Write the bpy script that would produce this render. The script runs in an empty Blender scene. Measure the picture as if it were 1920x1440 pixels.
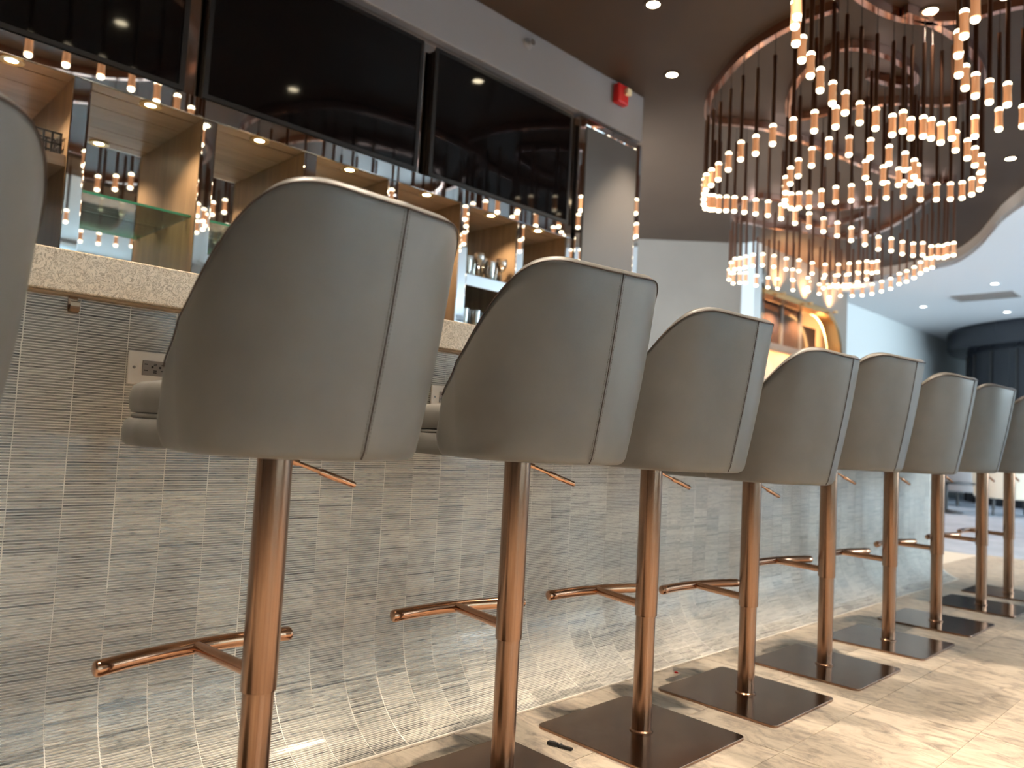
import bpy, bmesh, math, random
from mathutils import Vector, Matrix

random.seed(7)
scene = bpy.context.scene
C = scene.collection
PI = math.pi

# ---------------------------------------------------------------- camera
# world: +Y runs along the bar away from the viewer, +X to the window side, Z up
F_PX, W_PX, H_PX = 1440.0, 1920.0, 1440.0
CAM_H = 0.78
_d1 = Vector((2430 - 960, 894 - 720, F_PX)).normalized()
_hv = Vector((1, 0.053, 0)).normalized()
_up = _d1.cross(_hv).normalized()
if _up.y > 0: _up = -_up
_d2 = _d1.cross(_up)
CAM_ROWS = (_d2, _d1, _up)                      # world axes in camera coordinates (x right, y down, z forward)
cam_data = bpy.data.cameras.new('camera')
cam = bpy.data.objects.new('camera', cam_data); C.objects.link(cam)
cm = Matrix.Identity(4)
for i in range(3):
    cm[i][0] = CAM_ROWS[i][0]; cm[i][1] = -CAM_ROWS[i][1]; cm[i][2] = -CAM_ROWS[i][2]
cm[2][3] = CAM_H
cam.matrix_world = cm
cam_data.sensor_width = 36.0
cam_data.lens = F_PX / W_PX * 36.0
cam_data.clip_start = 0.05; cam_data.clip_end = 200
cam_data.dof.use_dof = True
cam_data.dof.focus_distance = 1.75
cam_data.dof.aperture_fstop = 3.2
scene.camera = cam

def at_z(px, py, z):
    c = Vector((px - 960, py - 720, F_PX)); v = Vector([r.dot(c) for r in CAM_ROWS])
    return Vector((0, 0, CAM_H)) + v * ((z - CAM_H) / v.z)

# ---------------------------------------------------------------- world and exposure
w = bpy.data.worlds.new('world'); scene.world = w; w.use_nodes = True
bg = w.node_tree.nodes['Background']
bg.inputs[0].default_value = (0.72, 0.87, 1.0, 1); bg.inputs[1].default_value = 15.0
vs = scene.view_settings
vs.view_transform = 'Standard'; vs.look = 'None'; vs.gamma = 1.0; vs.use_curve_mapping = False
vs.exposure = 0.55
WARM = (1.0, 0.83, 0.64)
K_SPOT, K_NICHE = 3.0, 2.6

# ---------------------------------------------------------------- materials
def mat(name, col, rough=0.5, metal=0.0, spec=0.5, emit=None, estr=0.0, coat=0.0):
    m = bpy.data.materials.new(name); m.use_nodes = True
    b = m.node_tree.nodes['Principled BSDF']
    b.inputs['Base Color'].default_value = (*col, 1); b.inputs['Roughness'].default_value = rough
    b.inputs['Metallic'].default_value = metal; b.inputs['Specular IOR Level'].default_value = spec
    b.inputs['Coat Weight'].default_value = coat
    if emit:
        b.inputs['Emission Color'].default_value = (*emit, 1); b.inputs['Emission Strength'].default_value = estr
    return m
def N(m, t, **kw):
    n = m.node_tree.nodes.new(t)
    for k, v in kw.items(): setattr(n, k, v)
    return n
def L(m, a, b): m.node_tree.links.new(a, b)
def bsdf(m): return m.node_tree.nodes['Principled BSDF']
def ramp(m, stops, fac):
    r = N(m, 'ShaderNodeValToRGB'); e = r.color_ramp.elements
    while len(e) < len(stops): e.new(0.5)
    for i, (p, c) in enumerate(stops): e[i].position = p; e[i].color = (*c, 1)
    L(m, fac, r.inputs[0]); return r.outputs[0]
def noise(m, scale, detail=4, mapscale=(1, 1, 1), rough=0.55, dist=0.0, coord='Object', rot=(0, 0, 0)):
    tc = N(m, 'ShaderNodeTexCoord'); mp = N(m, 'ShaderNodeMapping'); mp.inputs['Scale'].default_value = mapscale
    mp.inputs['Rotation'].default_value = rot
    L(m, tc.outputs[coord], mp.inputs[0])
    n = N(m, 'ShaderNodeTexNoise'); n.inputs['Scale'].default_value = scale; n.inputs['Detail'].default_value = detail
    n.inputs['Roughness'].default_value = rough; n.inputs['Distortion'].default_value = dist
    L(m, mp.outputs[0], n.inputs[0]); return n.outputs[0]
def bump(m, fac, strength=0.2, dist=0.002):
    b = N(m, 'ShaderNodeBump'); b.inputs['Strength'].default_value = strength; b.inputs['Distance'].default_value = dist
    L(m, fac, b.inputs['Height']); L(m, b.outputs[0], bsdf(m).inputs['Normal'])

M = {}
# leather: taupe with a faint grain
m = M['leather'] = mat('taupe_leather', (0.16, 0.151, 0.138), 0.38, spec=0.5)
L(m, ramp(m, [(0.3, (0.142, 0.138, 0.130)), (0.7, (0.166, 0.161, 0.152))], noise(m, 9, 3)), bsdf(m).inputs['Base Color'])
bump(m, noise(m, 420, 2), 0.12, 0.001)
M['piping'] = mat('dark_piping', (0.045, 0.028, 0.022), 0.5)
M['stitch'] = mat('stitching', (0.10, 0.085, 0.07), 0.6)
# brushed copper
def brushed(name, a, b, rough, stretch=(60, 60, 0.6)):
    m = mat(name, a, rough, 1.0)
    L(m, ramp(m, [(0.3, a), (0.7, b)], noise(m, 6, 3, stretch)), bsdf(m).inputs['Base Color'])
    return m
M['copper'] = brushed('brushed_copper', (0.275, 0.16, 0.104), (0.37, 0.225, 0.15), 0.22)
M['copper_shiny'] = mat('polished_copper', (0.52, 0.285, 0.175), 0.13, 1.0)
M['bronze_plate'] = brushed('bronze_plate', (0.30, 0.19, 0.135), (0.36, 0.235, 0.17), 0.17, (2, 2, 2))
M['copper_ring'] = mat('copper_ring', (0.66, 0.37, 0.28), 0.12, 1.0)
M['tube'] = mat('dark_copper_tube', (0.17, 0.085, 0.055), 0.28, 1.0)
M['cable'] = mat('cable', (0.06, 0.045, 0.04), 0.5)
M['lamp_glow'] = mat('lamp_glow', (1, 0.9, 0.7), 0.3, emit=(1.0, 0.84, 0.58), estr=4.0)
M['lamp_crystal'] = mat('lamp_crystal', (0.60, 0.30, 0.16), 0.15, emit=(1.0, 0.45, 0.2), estr=0.2)
# mosaic sticks: tint per stick from a face attribute, streaked along the stick
def stick_mat():
    m = mat('stone_stick', (0.4, 0.39, 0.36), 0.13, spec=0.6)
    at = N(m, 'ShaderNodeAttribute', attribute_name='tint')
    base = ramp(m, [(0.0, (0.06, 0.062, 0.068)), (0.12, (0.13, 0.13, 0.13)), (0.30, (0.27, 0.257, 0.232)),
                    (0.62, (0.42, 0.40, 0.355)), (1.0, (0.56, 0.535, 0.475))], at.outputs['Fac'])
    st = noise(m, 1.0, 6, (60, 30, 230), 0.66)
    mx = N(m, 'ShaderNodeMix', data_type='RGBA', blend_type='MULTIPLY'); mx.inputs[0].default_value = 1.0
    L(m, base, mx.inputs[6]); L(m, ramp(m, [(0.33, (0.20, 0.22, 0.25)), (0.47, (0.92, 0.92, 0.93)), (0.7, (1.18, 1.17, 1.13))], st), mx.inputs[7])
    L(m, mx.outputs[2], bsdf(m).inputs['Base Color'])
    return m
M['stick'] = stick_mat()
M['grout'] = mat('pale_grout', (0.86, 0.81, 0.73), 0.8)
# quartz worktop
m = M['quartz'] = mat('quartz', (0.75, 0.66, 0.54), 0.22, spec=0.5)
v1 = noise(m, 42, 8, rough=0.74, dist=2.0)
L(m, ramp(m, [(0.36, (0.66, 0.52, 0.37)), (0.445, (0.76, 0.63, 0.46)), (0.478, (0.20, 0.14, 0.09)), (0.505, (0.72, 0.59, 0.43)),
              (0.57, (0.80, 0.67, 0.50)), (0.63, (0.26, 0.19, 0.125)), (0.67, (0.72, 0.59, 0.44))], v1), bsdf(m).inputs['Base Color'])
M['ply'] = mat('plywood_underside', (0.42, 0.30, 0.19), 0.6)
# floor tile stone
def floor_mat(name, ga):
    m = mat(name, (0.6, 0.5, 0.4), 0.36, spec=0.45)
    g = N(m, 'ShaderNodeTexCoord'); oi = N(m, 'ShaderNodeObjectInfo')
    ad = N(m, 'ShaderNodeVectorMath', operation='ADD'); L(m, g.outputs['Object'], ad.inputs[0])
    cb = N(m, 'ShaderNodeCombineXYZ')
    mu = N(m, 'ShaderNodeMath', operation='MULTIPLY'); mu.inputs[1].default_value = 37.0; L(m, oi.outputs['Random'], mu.inputs[0])
    L(m, mu.outputs[0], cb.inputs[0]); L(m, mu.outputs[0], cb.inputs[2]); L(m, cb.outputs[0], ad.inputs[1])
    mp = N(m, 'ShaderNodeMapping'); mp.inputs['Scale'].default_value = (4.0, 8.0, 4.0); mp.inputs['Rotation'].default_value = (0, 0, 0.5); L(m, ad.outputs[0], mp.inputs[0])
    n = N(m, 'ShaderNodeTexNoise'); n.inputs['Scale'].default_value = 2.0; n.inputs['Detail'].default_value = 10; n.inputs['Roughness'].default_value = 0.68; n.inputs['Distortion'].default_value = 1.4
    L(m, mp.outputs[0], n.inputs[0])
    col = ramp(m, [(0.30, (0.22, 0.188, 0.16)), (0.41, (0.40, 0.335, 0.27)), (0.51, (0.57, 0.485, 0.385)), (0.61, (0.64, 0.555, 0.45)), (0.74, (0.50, 0.425, 0.34))], n.outputs[0])
    L(m, col, bsdf(m).inputs['Base Color'])
    return m
M['floor_tile'] = floor_mat('travertine_tile', 0)
M['floor_grout'] = mat('floor_grout', (0.66, 0.59, 0.49), 0.7)
m = M['carpet'] = mat('blue_grey_carpet', (0.35, 0.40, 0.48), 0.75)
L(m, ramp(m, [(0.35, (0.28, 0.33, 0.41)), (0.65, (0.40, 0.45, 0.53))], noise(m, 3, 4)), bsdf(m).inputs['Base Color'])
# ceilings and walls
m = M['ceil_brown'] = mat('brown_ceiling', (0.055, 0.032, 0.02), 0.45, spec=0.3)
L(m, ramp(m, [(0.3, (0.05, 0.029, 0.018)), (0.7, (0.064, 0.039, 0.025))], noise(m, 1.2, 4)), bsdf(m).inputs['Base Color'])
M['ceil_white'] = mat('white_ceiling', (0.66, 0.665, 0.67), 0.8)
M['fascia'] = mat('taupe_fascia', (0.36, 0.28, 0.22), 0.5)
m = M['bulkhead'] = mat('mauve_grey_plaster', (0.27, 0.25, 0.26), 0.7)
bump(m, noise(m, 60, 5), 0.1, 0.003)
m = M['wall_plaster'] = mat('warm_grey_plaster', (0.55, 0.51, 0.46), 0.75)
L(m, ramp(m, [(0.3, (0.18, 0.15, 0.122)), (0.7, (0.225, 0.19, 0.157))], noise(m, 0.8, 5)), bsdf(m).inputs['Base Color'])
M['wall_white'] = mat('white_wall', (0.54, 0.56, 0.555), 0.7)
M['mirror'] = mat('mirror_glass', (0.88, 0.90, 0.91), 0.02, 1.0)
M['bronze_mirror'] = mat('bronze_mirror', (0.58, 0.52, 0.49), 0.08, 1.0)
m = M['satin_panel'] = mat('satin_taupe_panel', (0.13, 0.118, 0.108), 0.38, 0.3)
def wood(name, a, b, sc):
    m = mat(name, a, 0.38, spec=0.45)
    L(m, ramp(m, [(0.3, a), (0.7, b)], noise(m, 1.6, 6, sc, 0.6, 0.6)), bsdf(m).inputs['Base Color'])
    return m
M['wood_h'] = wood('oak_boards', (0.205, 0.135, 0.083), (0.30, 0.205, 0.13), (14, 1.5, 14))
M['wood_v'] = wood('oak_partition', (0.155, 0.092, 0.045), (0.24, 0.148, 0.075), (14, 14, 1.2))
M['black_gloss'] = mat('black_screen', (0.004, 0.003, 0.003), 0.05, spec=0.3)
M['black_plastic'] = mat('black_plastic', (0.012, 0.010, 0.010), 0.3)
M['white_plastic'] = mat('ivory_plastic', (0.82, 0.76, 0.68), 0.35)
M['grey_plastic'] = mat('grey_plastic', (0.27, 0.24, 0.22), 0.4)
M['slot'] = mat('socket_slot', (0.01, 0.01, 0.01), 0.6)
M['chrome'] = mat('chrome', (0.75, 0.73, 0.70), 0.18, 1.0)
M['red'] = mat('red_plastic', (0.55, 0.012, 0.012), 0.35)
M['amber'] = mat('strobe_lens', (0.85, 0.7, 0.45), 0.2)
M['hook_bronze'] = mat('hook_bronze', (0.30, 0.19, 0.12), 0.3, 1.0)
M['brass'] = mat('brass_trim', (0.62, 0.46, 0.22), 0.3, 1.0)
M['downlight'] = mat('downlight_lens', (1, 1, 1), 0.3, emit=(1.0, 0.86, 0.58), estr=22.0)
M['downlight_cool'] = mat('downlight_lens_cool', (1, 1, 1), 0.3, emit=(1.0, 0.95, 0.85), estr=6.0)
M['led'] = mat('led_strip', (1, 0.8, 0.5), 0.3, emit=(1.0, 0.55, 0.2), estr=9.0)
M['dark_panel'] = mat('dark_glass_panel', (0.05, 0.03, 0.022), 0.12, spec=0.6)
M['navy'] = mat('navy_black_gloss', (0.012, 0.014, 0.022), 0.18, spec=0.5)
M['gold'] = mat('gold_trim', (0.80, 0.50, 0.22), 0.25, 1.0)
M['stone_wall'] = wood('stone_slab', (0.36, 0.29, 0.22), (0.52, 0.43, 0.33), (3, 3, 3))
M['cream'] = mat('cream_upholstery', (0.68, 0.61, 0.50), 0.7)
M['greyfab'] = mat('grey_upholstery', (0.33, 0.31, 0.31), 0.6)
M['tan'] = mat('tan_leather', (0.34, 0.16, 0.10), 0.5)
M['frame_dark'] = mat('window_frame_metal', (0.03, 0.03, 0.03), 0.4)
def glass(name, tint, refl):
    m = bpy.data.materials.new(name); m.use_nodes = True; nt = m.node_tree; nt.nodes.clear()
    o = nt.nodes.new('ShaderNodeOutputMaterial'); t = nt.nodes.new('ShaderNodeBsdfTransparent'); g = nt.nodes.new('ShaderNodeBsdfGlossy')
    t.inputs[0].default_value = (*tint, 1); g.inputs['Roughness'].default_value = 0.03
    f = nt.nodes.new('ShaderNodeFresnel'); f.inputs[0].default_value = 1.5
    a = nt.nodes.new('ShaderNodeMath'); a.operation = 'MULTIPLY_ADD'; a.inputs[1].default_value = 0.9; a.inputs[2].default_value = refl
    nt.links.new(f.outputs[0], a.inputs[0])
    x = nt.nodes.new('ShaderNodeMixShader'); nt.links.new(a.outputs[0], x.inputs[0]); nt.links.new(t.outputs[0], x.inputs[1]); nt.links.new(g.outputs[0], x.inputs[2])
    nt.links.new(x.outputs[0], o.inputs[0]); return m
M['glass'] = glass('clear_glass', (0.96, 0.98, 0.97), 0.0)
M['glass_shelf'] = glass('green_edge_glass', (0.80, 0.92, 0.86), 0.03)
M['glass_ware'] = glass('glassware', (0.88, 0.85, 0.76), 0.22)
m = M['blind'] = bpy.data.materials.new('added_blind_glow'); m.use_nodes = True; m.node_tree.nodes.clear()  # sheet for the added blinds, passes a soft pale fill light
_o = m.node_tree.nodes.new('ShaderNodeOutputMaterial'); _t = m.node_tree.nodes.new('ShaderNodeBsdfTranslucent'); _t.inputs[0].default_value = (0.47, 0.50, 0.505, 1)
_d = m.node_tree.nodes.new('ShaderNodeBsdfDiffuse'); _d.inputs[0].default_value = (0.15, 0.15, 0.15, 1); _a = m.node_tree.nodes.new('ShaderNodeAddShader')
m.node_tree.links.new(_t.outputs[0], _a.inputs[0]); m.node_tree.links.new(_d.outputs[0], _a.inputs[1]); m.node_tree.links.new(_a.outputs[0], _o.inputs[0])
M['glass_edge'] = mat('green_glass_edge', (0.05, 0.30, 0.16), 0.1)

# ---------------------------------------------------------------- mesh helpers
class MB:
    def __init__(s): s.v = []; s.f = []
    def add(s, vs, fs):
        o = len(s.v); s.v += [tuple(p) for p in vs]; s.f += [tuple(i + o for i in f) for f in fs]
    def box(s, a, b):
        (x0, y0, z0), (x1, y1, z1) = a, b
        s.add([(x0, y0, z0), (x1, y0, z0), (x1, y1, z0), (x0, y1, z0), (x0, y0, z1), (x1, y0, z1), (x1, y1, z1), (x0, y1, z1)],
              [(0, 3, 2, 1), (4, 5, 6, 7), (0, 1, 5, 4), (1, 2, 6, 5), (2, 3, 7, 6), (3, 0, 4, 7)])
        return s
    def tube(s, pts, rad, n=16, caps=True):
        pts = [Vector(p) for p in pts]; rads = rad if isinstance(rad, (list, tuple)) else [rad] * len(pts)
        ref = None; rings = []
        for i, p in enumerate(pts):
            d = (pts[min(i + 1, len(pts) - 1)] - pts[max(i - 1, 0)]).normalized()
            if ref is None:
                ref = Vector((0, 0, 1)) if abs(d.z) < 0.9 else Vector((1, 0, 0))
            u = (ref - d * ref.dot(d)).normalized(); ref = u; v = d.cross(u)
            rings.append([p + (u * math.cos(2 * PI * k / n) + v * math.sin(2 * PI * k / n)) * rads[i] for k in range(n)])
        s.loft(rings, caps); return s
    def loft(s, rings, caps=True, closed=True):
        n = len(rings[0]); o = len(s.v)
        for r in rings: s.v += [tuple(p) for p in r]
        for i in range(len(rings) - 1):
            for k in range(n if closed else n - 1):
                k2 = (k + 1) % n
                s.f.append((o + i * n + k, o + i * n + k2, o + (i + 1) * n + k2, o + (i + 1) * n + k))
        if caps:
            s.f.append(tuple(o + k for k in reversed(range(n)))); s.f.append(tuple(o + (len(rings) - 1) * n + k for k in range(n)))
        return s
    def lathe(s, prof, c=(0, 0, 0), n=24, caps=True):          # prof: list of (r, z)
        s.loft([[(c[0] + r * math.cos(2 * PI * k / n), c[1] + r * math.sin(2 * PI * k / n), c[2] + z) for k in range(n)] for r, z in prof], caps); return s
    def prism(s, poly, z0, z1):
        n = len(poly)
        s.add([(x, y, z0) for x, y in poly] + [(x, y, z1) for x, y in poly],
              [tuple(reversed(range(n))), tuple(range(n, 2 * n))] + [(i, (i + 1) % n, n + (i + 1) % n, n + i) for i in range(n)])
        return s
    def mesh(s, name, m, smooth=False):
        me = bpy.data.meshes.new(name); me.from_pydata(s.v, [], s.f); me.materials.append(M[m] if isinstance(m, str) else m)
        b = bmesh.new(); b.from_mesh(me); bmesh.ops.recalc_face_normals(b, faces=b.faces)
        if smooth:
            for f in b.faces: f.smooth = True
            for e in b.edges:
                if len(e.link_faces) == 2 and e.calc_face_angle(0) > math.radians(40): e.smooth = False
        b.to_mesh(me); b.free(); return me
    def obj(s, name, m, parent=None, smooth=False, bevel=0.0):
        o = bpy.data.objects.new(name, s.mesh(name, m, smooth)); C.objects.link(o); o.parent = parent
        if bevel:
            bv = o.modifiers.new('bevel', 'BEVEL'); bv.width = bevel; bv.segments = 2; bv.limit_method = 'ANGLE'
        return o
def box(a, b): return MB().box(a, b)
def empty(name, loc=(0, 0, 0), rz=0.0):
    o = bpy.data.objects.new(name, None); C.objects.link(o); o.location = loc; o.rotation_euler = (0, 0, rz); o.empty_display_size = 0.05
    return o
def tag(o, label, cat, group=None):
    o['label'] = label; o['category'] = cat
    if group: o['group'] = group
    return o
def struct(o, label=None):
    o['kind'] = 'structure'
    if label: o['label'] = label
    return o
def copy_tree(o, parent=None):
    c = o.copy(); C.objects.link(c); c.parent = parent
    for ch in [x for x in o.children]: copy_tree(ch, c)
    return c
def lerp_table(tab, x):
    if x <= tab[0][0]: return tab[0][1]
    for (a, fa), (b, fb) in zip(tab, tab[1:]):
        if x <= b:
            return fa + (fb - fa) * (x - a) / (b - a)
    return tab[-1][1]

# ---------------------------------------------------------------- room shell
Z_CEIL, Z_WHITE = 3.36, 3.18
XR = 5.2                                                   # window wall
# floor slab (grout shows in the joints), stone tiles as pieces, carpet beyond
fl = struct(box((-4.0, -4.2, -0.12), (XR, 7.25, -0.002)).obj('floor', 'floor_grout'), 'beige stone tiled floor with thin joints')
tw, tl, j = 0.2975, 0.598, 0.0028
tm = MB()
tm.box((j / 2, j / 2, -0.010), (tw - j / 2, tl - j / 2, 0.0))
tile_mesh = tm.mesh('floor_tile', 'floor_tile')
for i in range(-3, 15):
    for k in range(-4, 8):
        x = -0.94 + tw * i; y = 2.557 + tl * k
        o = bpy.data.objects.new('floor_tile', tile_mesh); C.objects.link(o); o.parent = fl; o.location = (x, y, 0)
struct(box((-6.8, 7.25, -0.12), (XR, 20.5, -0.001)).obj('floor', 'carpet'), 'blue grey carpet beyond the stone floor')
struct(box((-6.8, 4.6, -0.12), (-4.0, 7.25, -0.002)).obj('floor', 'floor_grout'), 'plain stone floor behind the bar end')

# brown raised ceiling with a wavy far edge, white lower ceiling beyond
edge = [(-4.7, 10.75), (-4.25, 10.9), (-3.75, 10.85), (-3.3, 10.6)] + [tuple(at_z(px, py, Z_WHITE).xy) for px, py in ((1790, 495), (1830, 470), (1858, 440), (1880, 415), (1920, 385))] + [(-1.35, 7.75), (-0.8, 7.35), (0.0, 6.95), (0.7, 6.4), (1.3, 5.5), (1.7, 4.3), (1.85, 3.0), (1.9, 1.5), (2.1, 0.0), (2.2, -2.0), (2.2, -4.2)]
def smooth_curve(p, sub=6, closed=False):
    out = []; n = len(p)
    for i in range(n if closed else n - 1):
        g = lambda k: Vector((*p[k % n], 0)) if closed else Vector((*p[max(0, min(n - 1, k))], 0))
        a, b, c, d = g(i - 1), g(i), g(i + 1), g(i + 2)
        for s in range(sub):
            t = s / sub
            q = 0.5 * ((2 * b) + (c - a) * t + (2 * a - 5 * b + 4 * c - d) * t * t + (3 * b - a - 3 * c + d) * t ** 3)
            out.append((q.x, q.y))
    if not closed: out.append(p[-1])
    return out
edge = smooth_curve(edge)
struct(MB().prism(list(reversed(edge)) + [(-6.8, 10.75), (-6.8, -4.2)], Z_CEIL, Z_CEIL + 0.1).obj('ceiling', 'ceil_brown'), 'dark brown ceiling with a wavy edge')
struct(MB().prism(edge + [(XR, -4.2), (XR, 20.5), (-6.8, 20.5), (-6.8, 10.75)], Z_WHITE, Z_WHITE + 0.06).obj('ceiling', 'ceil_white'), 'lower white ceiling beyond the wavy edge')
fa = MB(); n = len(edge)
fa.add([(x, y, Z_WHITE - 0.0) for x, y in edge] + [(x, y + 0.03, Z_WHITE) for x, y in edge] + [(x, y, Z_CEIL) for x, y in edge] + [(x, y + 0.03, Z_CEIL) for x, y in edge],
       [(i, i + 1, 2 * n + i + 1, 2 * n + i) for i in range(n - 1)] + [(n + i, 3 * n + i, 3 * n + i + 1, n + i + 1) for i in range(n - 1)])
struct(fa.obj('trim_1', 'fascia', smooth=True), 'taupe curved band along the edge of the brown ceiling')

# walls
struct(box((-3.99, -4.2, 3.015), (-3.40, 4.545, Z_CEIL)).obj('wall_left_bulkhead', 'bulkhead', bevel=0.004), 'mauve grey bulkhead above the screens')
struct(box((-4.1, -4.2, 0), (-3.99, 4.545, Z_CEIL)).obj('wall_left', 'bulkhead'), 'wall behind the back bar')
struct(box((-6.8, -4.3, 0), (XR + 0.2, -4.2, Z_CEIL)).obj('wall_back', 'wall_plaster'), 'wall behind the viewer')
# far wall set at an angle, then the alcove wall parallel to the bar
def wall_strip(name, p, q, z0, z1, th, m, label):
    d = Vector((q[0] - p[0], q[1] - p[1], 0)).normalized(); nrm = Vector((-d.y, d.x, 0)) * th
    return struct(MB().prism([p, q, (q[0] + nrm.x, q[1] + nrm.y), (p[0] + nrm.x, p[1] + nrm.y)], z0, z1).obj(name, m), label)
wall_strip('wall_far', (-6.75, 6.98), (-4.86, 8.735), 0, Z_CEIL, 0.12, 'wall_plaster', 'warm grey plaster wall at the far left')
struct(box((-6.9, 4.0, 0), (-6.75, 7.2, Z_CEIL)).obj('wall_side', 'wall_plaster'), 'plaster wall behind the bar end')
struct(box((-4.88, 8.72, 0), (-4.70, 8.90, Z_CEIL)).obj('trim_2', 'wall_white'), 'white pier at the edge of the alcove')
# window wall: sill, header, piers
wy = [7.4, 9.7, 12.0, 14.4, 16.8, 19.2]
wall_r = struct(box((XR, -4.2, 0), (XR + 0.2, 20.4, 0.25)).obj('wall_right', 'wall_white'), 'window wall on the daylight side')
box((XR, -4.2, 3.1), (XR + 0.2, 20.4, Z_CEIL)).obj('header', 'wall_white', wall_r)
for y0, y1 in [(-4.2, -0.6), (1.6, 1.9), (4.1, wy[0])] + [(y - 0.12, y + 0.12) for y in wy[1:-1]] + [(wy[-1], 20.4)]:
    box((XR, y0, 0.25), (XR + 0.2, y1, 3.1)).obj('pier', 'wall_white', wall_r)
spans = [(-0.6, 1.6), (1.9, 4.1)] + [(wy[k] + (0.12 if k else 0), wy[k + 1] - (0.12 if k < len(wy) - 2 else 0)) for k in range(len(wy) - 1)]  # first two spans are added, unseen windows for the back bar mirrors
for k, (y0, y1) in enumerate(spans):
    wn = struct(empty('window_%d' % (k + 1), (XR + 0.1, (y0 + y1) / 2, 0.25)), 'tall window in the window wall')
    h = (y1 - y0) / 2
    for a, b in (((-.03, -h, 0), (.03, -h + .05, 2.85)), ((-.03, h - .05, 0), (.03, h, 2.85)), ((-.03, -h, 0), (.03, h, .05)), ((-.03, -h, 2.80), (.03, h, 2.85)), ((-.025, -.025, 0), (.025, .025, 2.85))):
        box(a, b).obj('window_frame', 'frame_dark', wn)
    for s in (-1, 1):
        y_a, y_b = (-h + .05, -.025) if s < 0 else (.025, h - .05)
        box((-.004, y_a, .05), (.004, y_b, 2.80)).obj('pane', 'glass', wn)
    if k < 2:
        bl = box((XR - 0.012, y0 - 0.05, 0.2), (XR - 0.008, y1 + 0.05, 3.08)).obj('added_blind', 'blind')  # unseen sheet added to put pale light into the mirrors and near stools
        tag(bl, ('unseen pale blind added for the mirror glow, window nearest the viewer', 'unseen pale blind added for the mirror glow, second window')[k], 'blind', 'added roller blinds')
        MB().tube([(XR - 0.03, y0 - 0.06, 3.11), (XR - 0.03, y1 + 0.06, 3.11)], 0.028, 14).obj('roller', 'chrome', bl)
    if True:
        la = bpy.data.lights.new('window_portal', 'AREA'); la.shape = 'RECTANGLE'; la.size = y1 - y0; la.size_y = 2.85; la.cycles.is_portal = True
        lo = bpy.data.objects.new('window_portal', la); C.objects.link(lo); lo.location = (XR + 0.19, (y0 + y1) / 2, 1.675); lo.rotation_euler = (0, PI / 2, 0)
        lo.rotation_euler = Matrix(((0, 0, 1), (1, 0, 0), (0, 1, 0))).to_euler()

# ---------------------------------------------------------------- bar base with stick mosaic and cove
X_FACE, X_FOOT, Z_COVE, Z_UNDER, Z_TOP = -1.726, -1.545, 0.245, 1.015, 1.098   # face, foot, cove start, worktop underside and top
Y_B0, Y_B1 = -0.45, 5.68
# profile: polyline from underside down to foot of the cove
prof = [(X_FACE, Z_UNDER - 0.005), (X_FACE, Z_COVE)]
ncv = 24
for i in range(1, ncv + 1):
    a = i / ncv * math.radians(78)
    sx = (1 - math.cos(a)) / (1 - math.cos(math.radians(78))); sz = math.sin(a) / math.sin(math.radians(78))
    prof.append((X_FACE + (X_FOOT - X_FACE) * sx ** 1.05, Z_COVE * (1 - sz)))
bar = tag(empty('bar_counter', (X_FACE - 0.3, 2.6, 0)), 'long bar front clad in grey stick mosaic curving out to the floor', 'bar')
body = MB(); inv = Matrix.Translation(bar.location).inverted()
def add_local(mb, vs, fs): mb.add([inv @ Vector(v) for v in vs], fs)
bk = 0.0006                                              # grout sits a little behind the stick faces
poly = [(x - bk, max(z, 0.0)) for x, z in prof] + [(X_FACE - 0.32, 0.0), (X_FACE - 0.32, Z_UNDER - 0.005)]
n = len(poly)
add_local(body, [(x, Y_B0, z) for x, z in poly] + [(x, Y_B1, z) for x, z in poly],
          [tuple(range(n)), tuple(reversed(range(n, 2 * n)))] + [(i, n + i, n + (i + 1) % n, (i + 1) % n) for i in range(n)])
body.obj('body', 'grout', bar)
# arc length table
S = [0.0]
for (x0, z0), (x1, z1) in zip(prof, prof[1:]): S.append(S[-1] + math.hypot(x1 - x0, z1 - z0))
def prof_at(s):
    for i in range(len(S) - 1):
        if s <= S[i + 1] or i == len(S) - 2:
            t = (s - S[i]) / (S[i + 1] - S[i]); a, b = prof[i], prof[i + 1]
            return (a[0] + (b[0] - a[0]) * t, a[1] + (b[1] - a[1]) * t)
PITCH, COLW, GAP = 0.00545, 0.0965, 0.0016
rows = int(S[-1] / PITCH)
col0 = 1.223 - COLW * 17
ncols = int((Y_B1 - col0) / COLW)
near, rest = [], []
for c in range(ncols):
    y0 = col0 + c * COLW + 0.0008; y1 = y0 + COLW - 0.0016
    off = random.uniform(-0.0012, 0.0012); sheet = 0.5
    for r in range(rows):
        if r % 18 == 0: sheet = random.uniform(0.32, 0.66); dy = random.uniform(-0.0007, 0.0007)
        s0 = r * PITCH + GAP / 2 + 0.001 + off * 0.4; s1 = s0 + PITCH - GAP
        if s1 > S[-1]: continue
        u = random.random()
        tint = sheet + random.gauss(0, 0.10)
        if u < 0.018: tint = random.uniform(0.10, 0.18)
        elif u < 0.10: tint = random.uniform(0.14, 0.34)
        near_it = 17 - 9 <= c < 17 + 4 and 96 <= r < 96 + 23
        (near if near_it else rest).append((y0 + dy, y1 + dy, s0, s1, min(1, max(0, tint))))
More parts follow.
